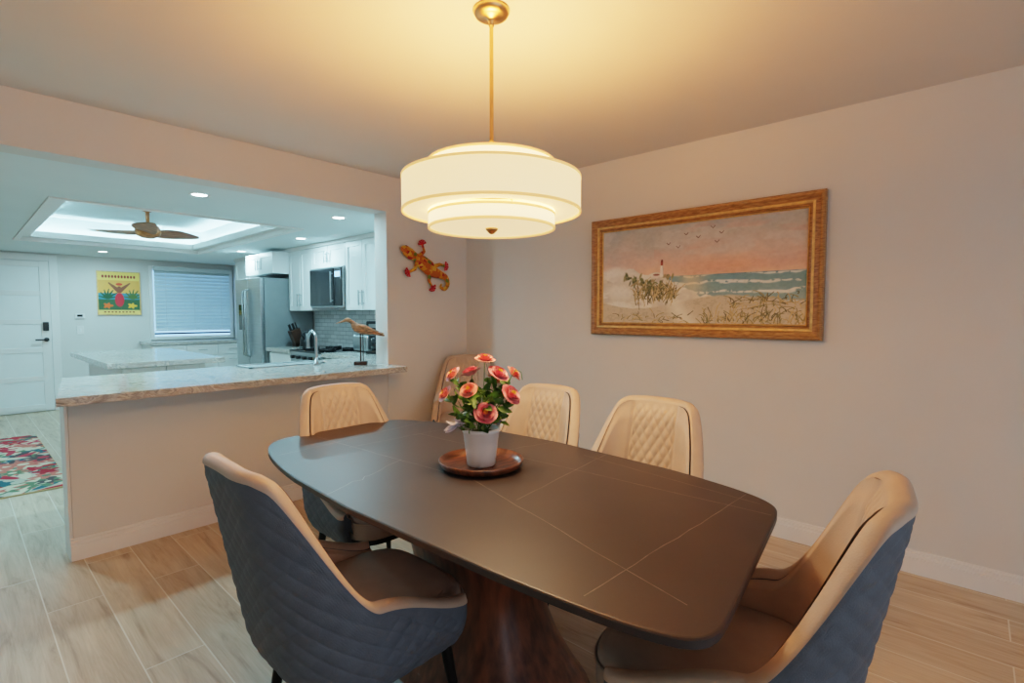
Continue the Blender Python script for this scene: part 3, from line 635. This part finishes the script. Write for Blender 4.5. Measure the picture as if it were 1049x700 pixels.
# ------------------------------------------------------------------ chairs
def chair_mesh():
    W, XB, R, XF = .262, -.25, .185, .20
    s1 = XF-(XB+R); arc = math.pi/2*R; mid = 2*(W-R); Ltot = 2*s1+2*arc+mid; half = Ltot/2
    def path(d):
        sg = 1 if d >= 0 else -1; a = abs(d)
        if a < mid/2: p = (XB, a); nrm = (-1, 0)
        elif a < mid/2+arc:
            th = (a-mid/2)/R; p = (XB+R-R*math.cos(th), W-R+R*math.sin(th)); nrm = (-math.cos(th), math.sin(th))
        else: p = (XB+R+(a-mid/2-arc), W); nrm = (0, 1)
        return (p[0], p[1]*sg), (nrm[0], nrm[1]*sg)
    def sm(a, b_, x): t = min(1, max(0, (x-a)/(b_-a))); return t*t*(3-2*t)
    def rim(d):
        a = abs(d); return .965-.010*min(1, a/.17)**2-.035*sm(.15, .24, a)-.325*sm(.19, .36, a)-.10*sm(.34, half, a)
    def pos(d, z, off):
        (px, py), (nx_, ny_) = path(d); a = abs(d)
        lean = (z-.42)*.20*(1-sm(.25, .60, a)) if z > .42 else 0
        ins = 0 if z > .45 else ((.45-z)/.11)**2*.045
        o = off-ins
        return Vector((px+nx_*o-lean, (py+ny_*o)*(1-.08*sm(.5, .97, z)), z))
    nd = 280; nv = 130; ni = 84; b = MB()
    ds = np.linspace(-half, half, nd)
    T = .024; Po = []; Pr = []; Pi = []
    for d in ds:
        zr = rim(d)-.02; co = []; ci = []; cr = []
        endt = min(1, (half-abs(d))/.03); th = T*(.35+.65*math.sqrt(max(0, 1-(1-endt)**2)))
        for k in range(nv):
            v = k/(nv-1); z = .34+(zr-.34)*v
            A = (d+z*1.2)/.062; Bq = (d-z*1.2)/.062
            q = (abs(math.sin(math.pi*A))**.4)*(abs(math.sin(math.pi*Bq))**.4)
            fade = min(1, (1-v)*(zr-.34)/.03)*min(1, (half-abs(d))/.03)
            co.append(pos(d, z, th-.002+.0042*q*max(0, fade)))
        for k in range(9):
            t = math.pi*k/8; cr.append(pos(d, zr+.020*math.sin(t), th*math.cos(t)*1.02))
        for k in range(ni):
            v = k/(ni-1); z = zr-(zr-.40)*v; a = abs(d); extra = .012*sm(0, .15, v)
            if a < .115:
                A = (d+z*.62)/.042; Bq = (d-z*.62)/.042
                q = (abs(math.sin(math.pi*A))**.5)*(abs(math.sin(math.pi*Bq))**.5); f = min(1, (.115-a)/.012)*min(1, v*12)
                extra += .008*q*f
            else: extra += .007*min(1, (a-.115)/.02)**.5
            ci.append(pos(d, z, -th-extra))
        Po.append(co); Pr.append(cr); Pi.append(ci)
    b.grid(Po, 'blue'); b.grid(Pr, 'beige'); b.grid(Pi, 'beige')
    for e in (0, -1):
        loop = Po[e]+Pr[e][1:-1]+Pi[e]; c = sum(loop, Vector())/len(loop)
        b.add(loop+[c], [(i, i+1, len(loop)) for i in range(len(loop)-1)], 'blue', False)
    def so(k, n=72):
        out = []
        for i in range(n):
            t = 2*math.pi*i/n; c, s = math.cos(t), math.sin(t); p = 4.2
            out.append((.035+.247*k*abs(c)**(2/p)*math.copysign(1, c), .236*k*abs(s)**(2/p)*math.copysign(1, s)))
        return out
    vs = []; fs = []; n = 72
    rg = [(.90, .365), (.985, .375), (1.0, .39), (1.0, .44), (.985, .46), (.95, .476), (.85, .487), (.6, .494), (.3, .497), (.001, .498)]
    for k, z in rg: vs += [(x, y, z) for x, y in so(k)]
    for k in range(len(rg)-1):
        for i in range(n): fs.append((k*n+i, k*n+(i+1) % n, (k+1)*n+(i+1) % n, (k+1)*n+i))
    b.add(vs, fs, 'seat', True)
    ps = [(x, y, .449) for x, y in so(1.008)]; b.tube(ps+[ps[0]], .004, 'seat', 6)
    b.prism(so(.92, 40), .345, .367, 'blackmetal')
    for sx in (-1, 1):
        for sy in (-1, 1):
            p0 = (.02+sx*.17, sy*.17, .35); p1 = (.02+sx*.215, sy*.215, .0)
            b.tube([p0, ((p0[0]+p1[0])/2, (p0[1]+p1[1])/2, .17), p1], [.019, .015, .010], 'blackmetal', 14)
    return b
cb = chair_mesh()
c0 = cb.build('dining_chair', (.80, 1.36, 0), math.radians(0), recalc=False)
cme = c0.data
for (x, y, r) in ((1.33, 2.10, -90), (1.295, .455, 98), (1.72, 1.60, 180), (1.72, 1.01, 180), (2.87, 3.11, -133)):
    o = bpy.data.objects.new('dining_chair', cme); COL.objects.link(o); o.location = (x, y, 0); o.rotation_euler = (0, 0, math.radians(r))

# ------------------------------------------------------------------ tray + plant
b = MB(); b.lathe([(0.0001, 0), (.125, 0), (.150, .008), (.160, .030), (.156, .032), (.146, .016), (.125, .008), (.0001, .008)], 'traywood', n=64); b.build('round_wooden_tray', (1.327, 1.36, .7518))
b = MB()
b.lathe([(0.0001, 0), (.050, 0), (.053, .004), (.060, .06), (.068, .125), (.071, .128), (.071, .140), (.066, .141), (.063, .128), (.060, .120), (0.0001, .118)], 'pot', n=48)
b.lathe([(0.0001, .128), (.04, .126), (.062, .119)], 'soil', n=32)
def basis(d):
    d = Vector(d).normalized(); a = Vector((0, 0, 1)) if abs(d.z) < .95 else Vector((1, 0, 0)); u = a.cross(d).normalized(); return u, d.cross(u), d
def rose(c, d, sc, m):
    u, w, dd = basis(d); c = Vector(c)
    for k, (R, h, np_, flare) in enumerate(((.008, .030, 3, .0), (.014, .032, 4, .15), (.020, .031, 5, .3), (.027, .027, 5, .6), (.034, .019, 6, 1.0))):
        for j in range(np_):
            a0 = 2*math.pi*j/np_+k*.7; dl = math.pi/np_*1.35; P = []
            for i in range(7):
                v = i/6; row = []
                for q in range(7):
                    uu = (q/6-.5)*2; vv = v*(1-.22*uu*uu); an = a0+uu*dl
                    rr = R*(.25+.75*math.sin(vv*math.pi/2))*(1+flare*.25*vv**3)+.0015*uu*uu; z = h*vv-flare*.008*max(0, vv-.6)**1*2.0
                    p = c+(u*math.cos(an)*rr+w*math.sin(an)*rr+dd*z)*sc; row.append(p)
                P.append(row)
            b.grid(P, m if k > 0 else 'rosec')
def leafp(c, d, L_, wd, m='leaf'):
    u, w, dd = basis(d); c = Vector(c); P = []; ro = random.uniform(0, 6.28); uu = u*math.cos(ro)+w*math.sin(ro); nn = dd.cross(uu)
    for i in range(7):
        t = i/6; ww = wd*math.sin(math.pi*min(1, t*.92+.04))**.8
        P.append([c+dd*L_*t+uu*(q*ww)+nn*(abs(q)*ww*.35-L_*.35*t*t) for q in (-1, -.5, 0, .5, 1)])
    b.grid(P, m)
fl = [(-.098, .0, .335, 'rose'), (-.038, -.06, .285, 'rose'), (.02, -.085, .205, 'rose2'), (.105, -.04, .265, 'rose2'), (.012, .03, .385, 'rose'), (-.125, -.02, .265, 'rose'), (.115, .03, .335, 'rose'), (-.04, .07, .33, 'rose2'), (.05, .09, .30, 'rose'), (.06, -.0, .335, 'rose2')]
for (x, y, z, m) in fl:
    p = Vector((x, y, z)); d = (Vector((x*1.2, y-.05, .12))).normalized(); base = Vector((x*.15, y*.15, .12))
    mid = base.lerp(p, .5)+Vector((x*.15, y*.15, .02)); b.tube([base, mid, p], .0018, 'leaf', 6); rose(p, d, 1.05 if m == 'rose2' else random.uniform(.8, 1.0), m)
    for k in range(6): leafp(base.lerp(p, random.uniform(.45, .9)), (random.uniform(-1, 1), random.uniform(-1, 1), random.uniform(-.1, .7)), random.uniform(.035, .06), .013)
for k in range(120):
    a = random.uniform(0, 6.283); rr = random.uniform(.01, .085); z = random.uniform(.14, .27)
    leafp((rr*math.cos(a), rr*math.sin(a), z), (math.cos(a), math.sin(a), random.uniform(-.3, .8)), random.uniform(.03, .055), .012)
for k in range(7): leafp((-.07+random.uniform(-.02, .02), -.05, .175+random.uniform(-.02, .02)), (-1, random.uniform(-.8, .3), random.uniform(-.4, .4)), .045, .010, 'petalw')
b.tube([(.05, 0, .2), (.10, 0, .31), (.13, .0, .36), (.15, 0, .35), (.155, 0, .32)], .0016, 'leaf', 6)
b.build('potted_rose_plant', (1.327, 1.36, .7600), math.radians(-47.8), recalc=False)

# ------------------------------------------------------------------ gecko wall art
b = MB()
def cr(pts, n=8):
    P = [Vector(p) for p in pts]; out = []
    for i in range(len(P)-1):
        p0, p1, p2, p3 = P[max(0, i-1)], P[i], P[i+1], P[min(len(P)-1, i+2)]
        for k in range(n):
            t = k/n; out.append(.5*((2*p1)+(-p0+p2)*t+(2*p0-5*p1+4*p2-p3)*t*t+(-p0+3*p1-3*p2+p3)*t**3))
    out.append(P[-1]); return out
sp = cr([(-.265, -.03, .135), (-.225, -.03, .125), (-.17, -.03, .095), (-.12, -.03, .075), (-.05, -.03, .035), (.02, -.03, -.005), (.08, -.03, -.04), (.15, -.03, -.06), (.215, -.03, -.085), (.235, -.03, -.14), (.20, -.03, -.185), (.155, -.03, -.17), (.165, -.03, -.14)], 6)
kr = [.012, .042, .050, .036, .062, .068, .052, .036, .028, .022, .017, .013, .008]
rad = [np.interp(i/6, range(13), kr) for i in range(len(sp))]
b.tube(sp, rad, 'gecko', 14, flat=(1, .35, 1))
for x, z in ((-.225, .155), (-.20, .10)): b.lathe([(0.0001, .0), (.008, .0), (.0001, .008)], 'black', (x, -.047, z), 10)
for (p0, p1, p2) in (((-.09, .07), (-.03, .13), (-.045, .185)), ((-.10, .03), (-.13, -.03), (-.185, -.055)), ((.06, .0), (.14, .03), (.20, .02)), ((.03, -.05), (.02, -.12), (.055, -.17))):
    b.tube([(p0[0], -.03, p0[1]), (p1[0], -.035, p1[1]), (p2[0], -.03, p2[1])], [.024, .015, .011], 'gecko', 10, flat=(1, .5, 1))
    dr = Vector((p2[0]-p1[0], 0, p2[1]-p1[1])).normalized(); c = Vector((p2[0], -.03, p2[1]))
    for k in range(5):
        a = (k-2)*.62; dd = Vector((dr.x*math.cos(a)-dr.z*math.sin(a), 0, dr.x*math.sin(a)+dr.z*math.cos(a)))
        b.tube([c, c+dd*.025, c+dd*.042], [.007, .007, .012], 'magenta', 8, flat=(1, .5, 1))
b.cyl((0, -.03, .01), (0, -.001, .01), .01, None, 'black', 8)
b.build('gecko_wall_sculpture', (2.785, YW-.001, 1.735))

# ------------------------------------------------------------------ carved bird on a stand
b = MB(); b.box(-.05, .05, -.04, .04, 0, .03, 'darkwood', .006); b.cyl((0, 0, .03), (0, 0, .26), .006, None, 'darkwood', 10); b.cyl((.02, 0, .03), (.02, 0, .26), .004, None, 'darkwood', 8)
bd = cr([(.19, 0, .235), (.10, 0, .265), (.03, 0, .285), (-.03, 0, .305), (-.065, 0, .345), (-.10, 0, .365), (-.13, 0, .355), (-.19, 0, .335)], 5)
kr = [.006, .022, .040, .036, .016, .018, .010, .002]; b.tube(bd, [np.interp(i/5, range(8), kr) for i in range(len(bd))], 'drift', 12)
for s in (-1, 1):
    P = []
    for i in range(8):
        t = i/7; P.append([Vector((.02+.16*t-q*.035*(1-t*.7), s*(.035+.03*math.sin(math.pi*t)), .295+.02*math.sin(math.pi*t*.7)-.06*t+q*.028*(1-t))) for q in (-1, -.3, .3, 1)])
    b.grid(P, 'drift')
b.build('carved_wooden_bird', (2.23, 3.68, .9155), math.radians(-40), recalc=False)

# ------------------------------------------------------------------ world, camera
w = bpy.data.worlds.new('World'); bpy.context.scene.world = w; w.use_nodes = True
bg = w.node_tree.nodes['Background']; bg.inputs[0].default_value = (.74, .86, 1.0, 1); bg.inputs[1].default_value = 1.15

cam = bpy.data.cameras.new('camera'); co = bpy.data.objects.new('camera', cam); COL.objects.link(co)
cam.sensor_width = 36; cam.lens = 17.91; cam.clip_start = .02
co.location = (0, 0, 1.326); d = Vector((.741*.9986, .672*.9986, -.0536)); co.rotation_euler = d.to_track_quat('-Z', 'Y').to_euler()
bpy.context.scene.camera = co
vs_ = bpy.context.scene.view_settings
vs_.view_transform = 'Filmic'; vs_.look = 'Medium High Contrast'; vs_.exposure = 0.45
